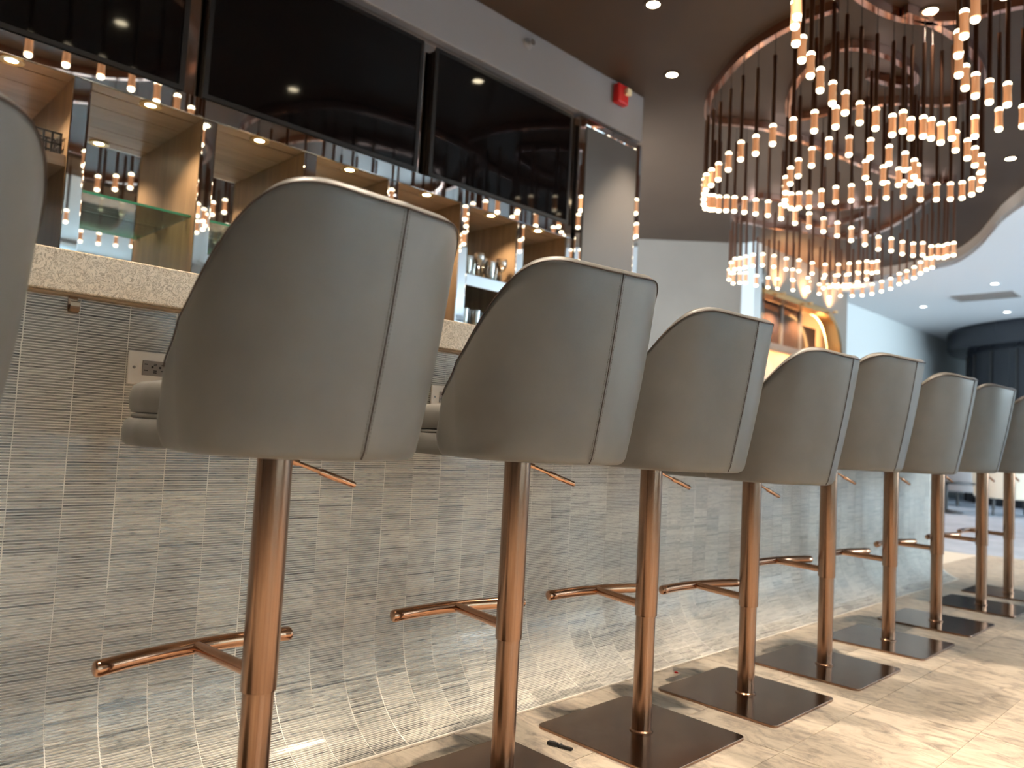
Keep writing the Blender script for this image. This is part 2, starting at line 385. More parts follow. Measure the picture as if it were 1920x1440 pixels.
def stick_geo(t):
    y0, y1, s0, s1, tint = t
    (xa, za), (xb, zb) = prof_at(s0), prof_at(s1)
    d = Vector((xb - xa, 0, zb - za)).normalized(); nr = Vector((-d.z, 0, d.x)) * random.uniform(0.0004, 0.0009)
    if nr.x < 0: nr = -nr
    bb = 0.0005; dd = d * bb
    f = [Vector((xa, y0 + bb, za)) + nr + dd, Vector((xa, y1 - bb, za)) + nr + dd, Vector((xb, y1 - bb, zb)) + nr - dd, Vector((xb, y0 + bb, zb)) + nr - dd]
    k = Vector((bk + 0.0004, 0, 0)) if abs(d.z) > 0.5 else Vector((0, 0, bk))
    g = [Vector((xa, y0, za)) - k, Vector((xa, y1, za)) - k, Vector((xb, y1, zb)) - k, Vector((xb, y0, zb)) - k]
    return f + g, [(3, 2, 1, 0), (0, 1, 5, 4), (1, 2, 6, 5), (2, 3, 7, 6), (3, 0, 4, 7)]
def stick_mesh(name, lst):
    vs, fs, ts = [], [], []
    for t in lst:
        v, f = stick_geo(t); o = len(vs); vs += [tuple(inv @ p) for p in v]; fs += [tuple(i + o for i in q) for q in f]; ts += [t[4]] * 5
    me = bpy.data.meshes.new(name); me.from_pydata(vs, [], fs); me.materials.append(M['stick'])
    at = me.attributes.new('tint', 'FLOAT', 'FACE'); at.data.foreach_set('value', ts)
    return me
o = bpy.data.objects.new('mosaic_field', stick_mesh('mosaic_field', rest)); C.objects.link(o); o.parent = bar; o['kind'] = 'stuff'
for t in near:
    o = bpy.data.objects.new('mosaic_tile', stick_mesh('mosaic_tile', [t])); C.objects.link(o); o.parent = bar

# worktop
X_EDGE = -1.685
wt = tag(empty('bar_worktop', (X_EDGE - 0.3, 2.6, Z_UNDER)), 'thick beige speckled quartz worktop running along the bar', 'worktop')
box((-0.33, Y_B0 - 2.6, 0), (0.3, Y_B1 + 0.05 - 2.6, Z_TOP - Z_UNDER)).obj('slab', 'quartz', wt, bevel=0.003)
box((-0.30, Y_B0 - 2.6, -0.004), (0.285, Y_B1 + 0.03 - 2.6, -0.0005)).obj('underside_board', 'ply', wt)

# outlets on the bar front
def outlet(y, z, label):
    r = tag(empty('power_outlet', (X_FACE + 0.001, y, z)), label, 'outlet', 'outlets under the worktop')
    box((0, 0, 0), (0.006, 0.115, 0.071)).obj('wall_plate', 'white_plastic', r, bevel=0.003)
    rc = box((0.004, 0.029, 0.020), (0.0085, 0.086, 0.052)).obj('receptacle', 'grey_plastic', r, bevel=0.001)
    for yy, zz, a, b in ((.036, .044, .007, .0022), (.036, .031, .008, .0022), (.049, .0385, .0045, .0045), (.055, .0455, .007, .0018), (.055, .0425, .007, .0018), (.055, .031, .007, .0022), (.055, .027, .007, .0022), (.071, .044, .007, .0022), (.071, .031, .008, .0022), (.065, .0385, .0045, .0045)):
        box((0.0083, yy - a / 2, zz - b / 2), (0.0090, yy + a / 2, zz + b / 2)).obj('slot', 'slot', rc)
    for yy in (.0125, .1025):
        MB().tube([(0.005, yy, .0355), (0.0068, yy, .0355)], 0.0032, 12).obj('screw', 'chrome', r)
    return r
outlet(0.548, 0.846, 'ivory power outlet left of the largest stool back, beside its cushion')
outlet(1.362, 0.842, 'ivory power outlet seen between the two nearest large stool backs')

# purse hook under the worktop
hk = tag(empty('bag_hook', (X_FACE + 0.012, 0.435, Z_UNDER - 0.004)), 'small brass bag hook under the worktop overhang', 'hook')
box((-0.010, -0.0085, -0.022), (-0.0075, 0.0085, 0)).obj('back_strip', 'hook_bronze', hk)
hpts = [(-0.009 + 0.011 * (1 - math.cos(a)), -0.020 - 0.013 * math.sin(a)) for a in [PI * i / 10 for i in range(11)]] + [(0.0125, -0.012)]
hm = MB(); hm.loft([[(x, -0.0085, z), (x, 0.0085, z), (x - 0.0015, 0.0085, z + 0.0015), (x - 0.0015, -0.0085, z + 0.0015)] for x, z in hpts])
hm.obj('hook_strip', 'hook_bronze', hk)

# ---------------------------------------------------------------- bar stools
Z0, HS = 0.722, 0.39                                     # underside of the shell, shell height
ZT = [(-0.066, 0.810), (-0.055, 0.840), (-0.04, 0.864), (-0.02, 0.880), (0.03, 0.9065), (0.08, 0.949), (0.13, 0.993), (0.18, 1.047), (0.22, 1.092), (0.25, 1.118), (0.28, 1.127), (0.30, 1.121), (0.322, 1.1134)]
XF, XS, NEXP = -0.066, 0.060, 2.5
def outline(u, t):
    """u in [-1,1] round the shell, t height 0..1 -> x, y"""
    b = 0.248 + 0.074 * t; wd = 0.194 + 0.035 * t; sgn = 1 if u > 0 else -1; a = abs(u)
    US = 0.27                                            # outer share of u is the straight arm
    if a > 1 - US:
        s = (a - (1 - US)) / US; x = XS + (XF - XS) * s + (0.018 * (1 - t) if s > 0 else 0) * s; y = wd - 0.0176 * s
        return x, sgn * y
    ang = (1 - a / (1 - US)) * PI / 2
    x = XS + (b - XS) * max(0, math.sin(ang)) ** (2 / NEXP); y = wd * max(0, math.cos(ang)) ** (2 / NEXP)
    x -= 0.16 * y * math.sin(ang) ** 2
    return x, sgn * y
us = []
us = [0.0, 0.006, 0.02] + [0.045 + 0.955 * i / 40 for i in range(41)]
us = [-u for u in reversed(us)] + us[1:]
def opos(u, z, off=0.0):
    t = min(1.0, max(0.0, (z - Z0) / HS)); x, y = outline(u, t)
    if off:
        e = 0.004; a = outline(max(-1, u - e), t); b = outline(min(1, u + e), t)
        tx, ty = b[0] - a[0], b[1] - a[1]; l = math.hypot(tx, ty) or 1
        if abs(u) < 0.02: nx, ny = 1.0, 0.0
        else:
            nx, ny = ty / l, -tx / l
            if nx * (x - 0.02) + ny * y < 0: nx, ny = -nx, -ny
        x += nx * off; y += ny * off
    return x, y
TH = 0.042
def ztop(u):
    if abs(u) > 0.93: return lerp_table(ZT, outline(u, 1.0)[0])
    return sum(w_ * lerp_table(ZT, outline(min(1, abs(u + d_)), 1.0)[0]) for d_, w_ in ((-0.05, .15), (-0.025, .2), (0, .3), (0.025, .2), (0.05, .15)))
def shell_profile(u):
    zt = ztop(u); P = []
    for off, z in ((-0.030, Z0), (-0.012, Z0 + 0.001), (-0.004, Z0 + 0.006), (0, Z0 + 0.016)): P.append((off, z))
    for k in range(1, 11): P.append((0.004 * math.sin(PI * k / 10), Z0 + 0.016 + (zt - 0.020 - Z0 - 0.016) * k / 10))
    for k in range(1, 8):
        a = PI * k / 8; P.append((-TH / 2 + TH / 2 * math.cos(a), zt - 0.020 + 0.020 * math.sin(a)))
    for k in range(0, 5): P.append((-TH, zt - 0.020 + (0.79 - zt + 0.020) * k / 4))
    P.append((-TH, Z0 + 0.012))
    return P
def stool_proto():
    root = empty('bar_stool')
    sh = MB(); rings = []
    for u in us:
        ring = [(*opos(u, z, off), z) for off, z in shell_profile(u)]; rings.append(ring)
    def cap(ring, s):
        out = []
        mid_y = (ring[4][1] + ring[-1][1]) / 2
        for k, ang in enumerate((0.45, 0.9, 1.3, 1.55)):
            c, sn = math.cos(ang), math.sin(ang)
            zc = (ring[4][2] + ring[14][2]) / 2
            out.append([(x - 0.020 * sn, mid_y + (y - mid_y) * c, zc + (z - zc) * (1 - 0.05 * (1 - c) - 0.02 * sn)) for x, y, z in ring])
        return out
    rings = list(reversed(cap(rings[0], -1))) + rings + cap(rings[-1], 1)
    sh.loft(rings); sm = sh.obj('shell', 'leather', root, smooth=True)
    sm['label'] = 'curved taupe leather back shell'
    for f in sm.data.polygons: f.use_smooth = True
    for e in sm.data.edges: e.use_edge_sharp = False
    # piping on the rim
    MB().tube([(*opos(u, ztop(u) - 0.013, 0.0004), ztop(u) - 0.0125) for u in us[3:-3]], 0.0016, 6).obj('piping', 'piping', root, smooth=True)
    # centre back seam with two rows of stitches
    zs = [Z0 + 0.004 + (ztop(0) - 0.014 - Z0 - 0.004) * i / 30 for i in range(31)]
    def bulge(z):
        f = (z - Z0 - 0.016) / (ztop(0) - 0.036 - Z0); return 0.004 * math.sin(PI * min(1, max(0, f))) - (0.004 if z < Z0 + 0.006 else 0)
    se = MB().tube([(opos(0, z)[0] + bulge(z) - 0.0002, 0, z) for z in zs], 0.0014, 6).obj('seam', 'piping', root, smooth=True)
    st = MB(); z = Z0 + 0.012
    while z < ztop(0) - 0.02:
        for s in (-1, 1):
            x, y = opos(s * 0.0042, z); x += bulge(z) + 0.0003; x2, y2 = opos(s * 0.0042, z + 0.0042); x2 += bulge(z + 0.0042) + 0.0003
            st.add([(x, y - .0005, z), (x, y + .0005, z), (x2, y2 + .0005, z + .0042), (x2, y2 - .0005, z + .0042), (x + .0005, y, z), (x2 + .0005, y2, z + .0042)], [(0, 1, 4), (3, 5, 2), (0, 4, 5, 3), (1, 2, 5, 4), (0, 3, 2, 1)])
        z += 0.0062
    st.obj('stitching', 'stitch', se)['kind'] = 'stuff'
    # seat pad and seat base: wide in front of the arms, narrower inside the shell
    def pad(zprof, x0, wf, wb, m, name, crown=0.0):
        mb = MB(); rr = []
        for sc, z in zprof:
            ring = []
            for k in range(72):
                a = 2 * PI * k / 72; ca, sa = math.cos(a), math.sin(a)
                px = -math.copysign(abs(ca) ** (2 / 5.0), ca); py = math.copysign(abs(sa) ** (2 / 5.0), sa)
                xx = (x0 + 0.20) / 2 + px * (0.20 - x0) / 2 * -1
                blend = min(1, max(0, (xx + 0.112) / 0.025)); ww = wf + (wb - wf) * blend
                cx = (x0 + 0.20) / 2
                ring.append((cx + (xx - cx) * sc, py * ww * (1 - (1 - sc) * 1.2), z))
            rr.append(ring)
        mb.loft(rr); return mb.obj(name, m, root, smooth=True)
    pad([(0.90, .722), (0.965, .7225), (0.99, .728), (1.0, .738), (1.0, .752), (0.99, .764), (0.965, .770)], -0.295, 0.178, 0.140, 'leather', 'seat_base')
    pad([(0.955, .7705), (0.965, .772), (0.968, .775), (0.955, .7785)], -0.289, 0.175, 0.138, 'leather', 'seat_welt')
    pad([(0.93, .779), (0.975, .781), (0.992, .788), (1.0, .802), (0.994, .818), (0.975, .829), (0.93, .835), (0.80, .840), (0.4, .844), (0.05, .845)], -0.289, 0.172, 0.136, 'leather', 'seat_cushion')
    # column
    dz = 0
    MB().lathe([(0.0262, 0.008), (0.0262, 0.345)], n=32).obj('lower_column', 'copper', root, smooth=True)
    MB().lathe([(0.0315, 0.008), (0.0315, 0.011), (0.0275, 0.0145), (0.0262, 0.0145)], n=32).obj('column_collar', 'copper', root, smooth=True)
    MB().lathe([(0.0268, 0.323), (0.0293, 0.323), (0.0300, 0.326), (0.0300, 0.720)], n=40).obj('upper_column', 'copper', root, smooth=True)
    up = [opos(u, Z0, -0.027) for u in us]
    MB().prism(up, 0.7222, 0.7262).obj('underside_panel', 'leather', root)
    # footrest
    zf = 0.347
    fr = MB().tube([(-0.028, 0, zf), (-0.212, 0, zf)], 0.0115, 16).obj('footrest_arm', 'copper_shiny', root, smooth=True)
    cp = []
    for i in range(17):
        y = -0.185 + 0.37 * i / 16; cp.append((-0.222 + 0.026 * (y / 0.185) ** 2, y, zf))
    r0 = 0.0142; ends0 = [(cp[0][0] + .0, cp[0][1] - .006, zf), (cp[0][0], cp[0][1] - .003, zf)]; ends1 = [(cp[-1][0], cp[-1][1] + .003, zf), (cp[-1][0], cp[-1][1] + .006, zf)]
    MB().tube(ends0 + cp + ends1, [r0 * .55, r0 * .88] + [r0] * 17 + [r0 * .88, r0 * .55], 18).obj('footrest_bar', 'copper_shiny', root, smooth=True)
    # height lever
    lv = MB().tube([(0.0, 0.026, 0.712), (0.0, 0.095, 0.690)], 0.0042, 10).obj('lever', 'copper_shiny', root, smooth=True)
    MB().tube([(0.0, 0.090, 0.6915), (0.0, 0.094, 0.690), (0.0, 0.166, 0.667), (0.0, 0.170, 0.6658)], [0.0045, 0.0064, 0.0064, 0.005], 12).obj('lever_grip', 'copper_shiny', lv, smooth=True)
    MB().tube([(0.0, 0.022, 0.7133), (0.0, 0.045, 0.706)], 0.0062, 12).obj('lever_collar', 'copper_shiny', lv, smooth=True)
    # base plate
    pts = []
    for cx, cy, a0 in ((1, 1, 0), (-1, 1, 90), (-1, -1, 180), (1, -1, 270)):
        for i in range(7):
            a = math.radians(a0 + 15 * i); pts.append((cx * 0.18 + 0.02 * math.cos(a), cy * 0.18 + 0.02 * math.sin(a)))
    MB().prism(pts, 0.0005, 0.0085).obj('base_plate', 'bronze_plate', root, bevel=0.0015)
    return root
proto = stool_proto()
STOOLS = [ # x, y, turn of the seat, turn of the footrest in degrees, seat lowered by, label
    (-1.240, 0.008, 6, 6, 0.0, 'taupe leather bar stool cut off by the left edge of the photo'),
    (-1.235, 0.645, 3, 5, -0.005, 'largest whole bar stool, taupe leather back hiding the left power outlet'),
    (-1.235, 1.238, -9, -8, -0.005, 'second largest taupe bar stool, whose base plate is cut by the bottom edge'),
    (-1.240, 1.765, -5, -13, 0.010, 'taupe bar stool whose base plate stands beside the small black clip'),
    (-1.226, 2.300, -3, -10, 0.044, 'taupe bar stool with the lowest seat, just right of the clip stool'),
    (-1.212, 2.850, -10, -10, 0.0, 'fifth bar stool back from the right edge, wide pale back strip'),
    (-1.205, 3.460, -6, -8, 0.008, 'fourth bar stool back from the right edge of the photo'),
    (-1.205, 4.070, -5, -8, 0.0, 'third bar stool back from the right edge of the photo'),
    (-1.190, 4.760, -5, -8, 0.0, 'second bar stool back from the right edge of the photo'),
    (-1.197, 5.350, -4, -8, 0.0, 'farthest bar stool, its back cut by the right edge'),
]
fixed = ('lower_column', 'column_collar', 'base_plate')
for i, (x, y, deg, fdeg, low, lab) in enumerate(STOOLS):
    s = proto if i == 0 else copy_tree(proto)
    s.location = (x, y, 0)
    for ch in s.children:
        if not ch.name.startswith(fixed):
            ch.rotation_euler = (0, 0, math.radians(fdeg if ch.name.startswith('footrest') else deg)); ch.location = (0, 0, -low)
    tag(s, lab, 'bar stool', 'row of bar stools along the bar')

# ---------------------------------------------------------------- back bar
XB = -3.40
bb = tag(empty('back_bar', (-3.6, 2.0, 0)), 'mirrored back bar with oak niches under the screens', 'back bar')
binv = Matrix.Translation(bb.location).inverted()
def bpart(name, a, b, m, parent=bb, bevel=0.0):
    o = Vector((3.6, -2.0, 0)); return box(tuple(Vector(a) + o), tuple(Vector(b) + o)).obj(name, m, parent, bevel=bevel)
ZN = 2.12
bpart('mirror_wall', (-3.50, -2.5, ZN + 0.03), (-3.452, 3.83, 3.013), 'bronze_mirror')
bpart('mirror_band', (-3.4125, -2.5, ZN - 0.001), (XB, 3.80, 2.205), 'mirror', bevel=0.002)
pil = [-2.2, -1.7, -1.2, -0.72, -0.22, 0.30, 0.825, 1.343, 1.85, 2.35, 2.865, 3.33, 3.79]
for p in pil:
    q = bpart('partition', (-3.80, p - 0.030, 0.95), (XB - 0.010, p + 0.030, ZN), 'wood_v')
    bpart('mirror_pilaster', (XB - 0.010, p - 0.0335, 0.95), (XB, p + 0.0335, ZN - 0.002), 'mirror', bevel=0.004)
for a, b in zip(pil, pil[1:]):
    y0, y1 = a + 0.030, b - 0.030
    bpart('ceiling_plank', (XB - 0.095, y0, ZN - 0.001), (XB - 0.013, y1, ZN + 0.025), 'wood_h')
    bpart('ceiling_plank', (-3.66, y0, ZN - 0.001), (XB - 0.103, y1, ZN + 0.025), 'wood_h')
    bpart('ceiling_plank', (-3.80, y0, ZN - 0.001), (-3.664, y1, ZN + 0.025), 'wood_h')
    bpart('back_mirror', (-3.815, y0, 0.95), (-3.80, y1, ZN), 'mirror')
bpart('niche_top', (-3.84, -2.3, ZN + 0.026), (-3.452, 3.83, ZN + 0.05), 'black_plastic')
bpart('back_panel', (-3.98, -2.5, 0.0), (-3.82, 4.54, 3.012), 'wood_v')
bpart('back_worktop', (-3.98, -2.5, 0.91), (-3.22, 3.80, 0.95), 'quartz')
bpart('cabinet', (-3.815, -2.5, 0.0), (-3.26, 3.80, 0.908), 'wood_v')
# tall satin panel with mirrored edges at the end of the back bar
bpart('end_panel', (-3.81, 3.905, 0.0), (XB + 0.012, 4.475, 2.93), 'satin_panel', bevel=0.003)
bpart('mirror_edge', (-3.81, 3.835, 0.0), (XB + 0.006, 3.902, 2.985), 'mirror', bevel=0.006)
bpart('mirror_edge', (-3.81, 4.478, 0.0), (XB + 0.006, 4.545, 2.985), 'mirror', bevel=0.006)
bpart('mirror_edge', (-3.81, 3.903, 2.932), (XB + 0.006, 4.477, 2.985), 'mirror', bevel=0.006)
# shelves
def glass_shelf(y0, y1, z):
    g = bpart('glass_shelf', (-3.797, y0, z), (-3.455, y1, z + 0.010), 'glass_shelf')
    bpart('shelf_edge', (-3.4549, y0, z), (-3.453, y1, z + 0.010), 'glass_edge')
    for yy in (y0 + 0.008, y1 - 0.008):
        for xx in (-3.50, -3.74):
            bpart('shelf_pin', (xx - .008, yy - .008, z - .012), (xx + .008, yy + .008, z - .0005), 'chrome')
glass_shelf(0.857, 1.311, 1.675); glass_shelf(1.375, 1.818, 1.675); glass_shelf(1.882, 2.318, 1.675)
bpart('shelf_board', (-3.797, 0.332, 1.755), (-3.43, 0.793, 1.80), 'wood_h')
for y0, y1 in ((2.897, 3.298), (3.362, 3.758)):
    bpart('shelf_board', (-3.797, y0, 1.645), (XB + 0.002, y1, 1.715), 'mirror', bevel=0.003)
    bpart('shelf_board', (-3.797, y0, 1.36), (XB + 0.002, y1, 1.40), 'wood_h')

# screens
def tv(y0, y1, label):
    z0, z1 = 2.210, 2.960
    r = tag(empty('television', (XB, (y0 + y1) / 2, z0)), label, 'television', 'screens above the back bar')
    h = (y1 - y0) / 2; H = z1 - z0; b = 0.022
    box((-0.050, -h + .01, .01), (-0.012, h - .01, H - .01)).obj('casing', 'black_plastic', r)
    box((-0.011, -h + b, b), (-0.003, h - b, H - b)).obj('screen', 'black_gloss', r)
    for a, c in (((-.012, -h, 0), (0, h, b)), ((-.012, -h, H - b), (0, h, H)), ((-.012, -h, b), (0, -h + b, H - b)), ((-.012, h - b, b), (0, h, H - b))):
        box(a, c).obj('bezel', 'black_plastic', r)
tv(0.015, 1.216, 'black television at the top left corner of the photo')
tv(1.300, 2.497, 'black television in the middle of the three screens')
tv(2.580, 3.768, 'black television next to the tall satin panel')

# downlights: ring, lens and a spot inside
dl_n = 0
def downlight(x, y, z, label, cat='downlight', group='recessed downlights', r=0.045, ring='brass', lens='downlight', power=8.0, cone=100, col=WARM, depth=0.004, core=0.62):
    o = tag(empty('recessed_downlight', (x, y, z)), label, cat, group)
    MB().lathe([(r * core, 0.0), (r, 0.0), (r, -depth), (r * .95, -depth * 1.6), (r * core, -depth), (r * core, 0.0)], n=28, caps=False).obj('trim_ring', ring, o, smooth=True)
    MB().lathe([(0.0005, -0.0012), (r * core, -0.0012), (r * core, -0.0004), (0.0005, -0.0004)], n=24).obj('lens', lens, o)
    if power:
        l = bpy.data.lights.new('downlight_beam', 'SPOT'); l.energy = power; l.color = col; l.spot_size = math.radians(cone); l.spot_blend = 0.6; l.shadow_soft_size = r * 0.6
        lo = bpy.data.objects.new('downlight_beam', l); C.objects.link(lo); lo.parent = o; lo.location = (0, 0, -0.012)
    return o
ords = ['leftmost', 'second', 'third', 'fourth', 'fifth', 'sixth', 'seventh']
for k, y in enumerate((0.585, 1.10, 1.60, 2.10, 2.61, 3.11, 3.53)):
    lab = 'leftmost warm downlight in the oak niche ceiling' if k == 0 else ('rightmost warm downlight in the oak niche ceiling' if k == 6 else '%s warm downlight from the left in the oak niche ceiling' % ords[k])
    downlight(XB - 0.047, y, ZN - 0.001, lab, group='niche downlights', r=0.046, core=0.5, power=9.0 * K_NICHE, cone=120)
vis = [((1225, 8), 'ceiling downlight at the top edge, above the red alarm'), ((1260, 140), 'ceiling downlight just right of the red fire alarm'),
       ((1430, 231), 'ceiling downlight seen between the chandelier tubes'), ((1895, 297), 'ceiling downlight near the right edge by the wavy ceiling edge'),
       ((1745, 20), 'ceiling downlight inside the nearest chandelier loop')]
for (px, py), lab in vis:
    p = at_z(px, py, Z_CEIL); downlight(p.x, p.y, Z_CEIL - 0.0005, lab, group='ceiling downlights', r=0.062, ring='ceil_brown', power=70 * K_SPOT, cone=66)
k = 0
for x, ys in ((-1.40, (-0.9, 0.3, 1.5, 2.75)), (-0.1, (1.1, 2.6)), (1.25, (-0.6, 1.4, 3.4))):
    for y in ys:
        downlight(x, y, Z_CEIL - 0.0005, 'ceiling downlight above the stools and aisle in front of the bar', group='ceiling downlights', r=0.062, ring='ceil_brown', power=70 * K_SPOT, cone=66)
for (px, py), lab in (((1865, 532), 'white ceiling spot nearest the wavy edge'), ((1731, 575), 'white ceiling spot left of the dark round room'), ((1888, 585), 'white ceiling spot right above the dark round room')):
    p = at_z(px, py, Z_WHITE); downlight(p.x, p.y, Z_WHITE - 0.0005, lab, group='white ceiling spots', r=0.075, ring='ceil_white', lens='downlight_cool', power=25, cone=110, col=(1, .93, .85))

p = at_z(1848, 555, Z_WHITE)
cv = tag(empty('ceiling_vent', (p.x, p.y, Z_WHITE - 0.001)), 'grey slatted vent in the white ceiling above the dark round room', 'vent')
box((-.36, -.20, -.004), (.36, .20, -.001)).obj('backing', 'black_plastic', cv)
for a, b in (((-.40, -.24, -.016), (.40, -.20, 0)), ((-.40, .20, -.016), (.40, .24, 0)), ((-.40, -.20, -.016), (-.36, .20, 0)), ((.36, -.20, -.016), (.40, .20, 0))):
    box(a, b).obj('frame', 'grey_plastic', cv)
for i in range(7):
    box((-.36, -.175 + i * .054, -.014), (.36, -.155 + i * .054, -.005)).obj('slat', 'grey_plastic', cv)

# fire alarm and sprinkler cover on the bulkhead
al = tag(empty('fire_alarm', (XB + 0.0, 4.235, 3.26)), 'red fire alarm strobe on the grey bulkhead', 'alarm')
box((0, -0.062, -0.07), (0.055, 0.062, 0.07)).obj('housing', 'red', al, bevel=0.012)
box((0.05, 0.005, -0.005), (0.085, 0.058, 0.045)).obj('strobe', 'amber', al, bevel=0.008)
sp = tag(empty('sprinkler_head', (XB, 3.30, 3.27)), 'small round sprinkler head on the grey bulkhead', 'sprinkler')
MB().tube([(0, 0, 0), (0.006, 0, 0), (0.012, 0, 0)], [0.036, 0.036, 0.026], 20).obj('escutcheon', 'bulkhead', sp, smooth=True)
MB().tube([(0.012, 0, 0), (0.045, 0, -0.004), (0.047, 0, -0.004), (0.05, 0, -0.004)], [0.010, 0.010, 0.022, 0.022], 14).obj('deflector', 'chrome', sp, smooth=True)

# glassware on the shelves
gm = MB().lathe([(0.026, 0.0), (0.028, 0.004), (0.034, 0.06), (0.037, 0.115), (0.0355, 0.115), (0.0325, 0.06), (0.0265, 0.012), (0.001, 0.010)], n=16).mesh('drinking_glass', 'glass_ware', True)
sm_ = MB().lathe([(0.030, 0.0), (0.030, 0.003), (0.006, 0.008), (0.005, 0.065), (0.022, 0.085), (0.036, 0.115), (0.033, 0.150), (0.0318, 0.150), (0.0345, 0.115), (0.020, 0.088), (0.001, 0.078)], n=16).mesh('stem_glass', 'glass_ware', True)
def put_glass(me, name, x, y, z, label, group):
    o = bpy.data.objects.new(name, me); C.objects.link(o); o.location = (x, y, z); tag(o, label, 'glass', group)
for rowi, xx in enumerate((-3.45, -3.54, -3.63)):
    for i in range(9):
        y = 2.945 + i * 0.093 + (0.02 if rowi % 2 else 0)
        if 3.27 < y < 3.39: continue
        put_glass(sm_ if (i + rowi) % 2 else gm, 'stem_glass' if (i + rowi) % 2 else 'drinking_glass', xx, y, 1.7155,
                  'clear stem glass in the crowd on the mirrored shelf' if (i + rowi) % 2 else 'clear tumbler in the crowd on the mirrored shelf', 'glasses on the mirrored shelf')
for i in range(4):
    put_glass(gm, 'drinking_glass', -3.46, 2.945 + i * 0.095, 1.4005, 'clear tumbler on the oak shelf below the mirrored shelf', 'tumblers on the lower shelf')
# dark perforated box on the left shelf
bx = tag(empty('lattice_box', (-3.52, 0.735, 1.8005)), 'dark lattice box on the oak shelf beside the leftmost stool', 'box')
for a in range(4):
    for i in range(4):
        t = -0.045 + 0.03 * i
        if a < 2: box((-.05 if a == 0 else .044, t - .004, 0), (-.044 if a == 0 else .05, t + .004, .095)).obj('lattice_bar', 'black_plastic', bx)
        else: box((t - .004, -.05 if a == 2 else .044, 0), (t + .004, -.044 if a == 2 else .05, .095)).obj('lattice_bar', 'black_plastic', bx)
for z in (0.0, 0.045, 0.089):
    m_ = MB()
    for a, b in (((-.05, -.05, z), (-.044, .05, z + .007)), ((.044, -.05, z), (.05, .05, z + .007)), ((-.044, -.05, z), (.044, -.044, z + .007)), ((-.044, .044, z), (.044, .05, z + .007))): m_.box(a, b)
    m_.obj('lattice_band', 'black_plastic', bx)

# ---------------------------------------------------------------- chandeliers
LAMPS = {
 'a_out': [(1495,8),(1491,27),(1493,60),(1504,92),(1520,122),(1538,150),(1561,175),(1585,193),(1612,212),(1642,223),(1673,235),(1708,241),(1746,242),(1785,242),(1828,238),(1873,224),(1918,218)],
 'a_in': [(1829,13),(1808,45),(1797,82),(1798,120),(1810,145),(1829,160),(1855,172),(1889,177)],
 'b_in': [(1693,228),(1731,238),(1764,250),(1792,265),(1814,280),(1828,294),(1840,307),(1842,323),(1837,340),(1822,350),(1804,357),(1782,359),(1756,360),(1726,360),(1694,355),(1662,357),(1629,358),(1596,362),(1567,365),(1540,371),(1517,375),(1498,376),(1483,377),(1473,372),(1472,362),(1473,347),(1482,330),(1497,315),(1522,295),(1554,277),(1592,274),(1632,279),(1667,291),(1697,303),(1714,316),(1720,325),(1708,332),(1685,332),(1656,328),(1623,318)],
 'b_out': [(1567,220),(1527,228),(1487,241),(1449,253),(1417,272),(1389,283),(1366,303),(1347,322),(1334,333),(1324,342),(1321,350),(1320,360),(1320,370),(1323,378),(1332,380),(1338,380),(1348,382),(1362,382),(1377,383),(1396,385),(1417,388),(1440,391),(1465,397),(1491,406),(1517,413),(1544,422),(1570,430),(1596,439),(1622,447),(1647,456),(1671,459),(1692,465),(1712,468),(1730,467),(1746,473),(1759,472),(1770,472),(1776,469),(1788,467)],
 'c_out': [(1748,491),(1737,495),(1726,502),(1714,511),(1700,518),(1686,523),(1670,532),(1653,537),(1635,542),(1617,545),(1598,546),(1576,546),(1555,548),(1536,542),(1516,537),(1487,535),(1458,532),(1440,530),(1418,526),(1398,521),(1387,521),(1375,522),(1367,515),(1371,502),(1378,495),(1387,494),(1398,491),(1412,488),(1430,487),(1451,490),(1474,495),(1498,498),(1523,503),(1547,506),(1572,506),(1592,504),(1610,502),(1625,500),(1635,502),(1645,500)],
 'c_in': [(1625,514),(1608,519),(1587,525),(1566,526),(1544,531),(1515,530),(1486,515)],
}
ZL = 2.67
curves = {k: [at_z(x, y, ZL).xy for x, y in v] for k, v in LAMPS.items()}
def fit_circle(P):
    import numpy as np
    A = np.array([[2 * p.x, 2 * p.y, 1] for p in P]); b = np.array([p.x ** 2 + p.y ** 2 for p in P]); s = np.linalg.lstsq(A, b, rcond=None)[0]
    return s[0], s[1], math.sqrt(s[2] + s[0] ** 2 + s[1] ** 2)
def resample(P, step):
    P = [Vector((p[0], p[1])) for p in P]; out = [P[0]]; acc = 0
    for a, b in zip(P, P[1:]):
        l = (b - a).length; d = step - acc
        while d <= l: out.append(a + (b - a) * (d / l)); d += step
        acc = (acc + l) % step if l else acc
    return out
# close the two loops of the near chandelier on the side the photo cuts off
for k in ('a_out', 'a_in'):
    cx, cy, r = fit_circle(curves[k]); P = curves[k]
    a1 = math.atan2(P[-1].y - cy, P[-1].x - cx); a0 = math.atan2(P[0].y - cy, P[0].x - cx)
    while a0 > a1: a0 -= 2 * PI
    nst = int((a1 - a0) * r / 0.17)
    if a1 - a0 < PI: pass
    curves[k] = P + [Vector((cx + r * math.cos(a1 - (a1 - a0) * i / nst), cy + r * math.sin(a1 - (a1 - a0) * i / nst))) for i in range(1, nst)]
def loop(cx, cy, r, sq=1.0):
    n_ = int(2 * PI * r / 0.17); return [Vector((cx + r * math.cos(2 * PI * i / n_) * sq, cy + r * math.sin(2 * PI * i / n_))) for i in range(n_)]
curves['d_1'] = loop(-1.30, 1.10, 0.95); curves['d_2'] = loop(0.75, 2.15, 0.80); curves['d_3'] = loop(-0.35, -0.75, 0.85)
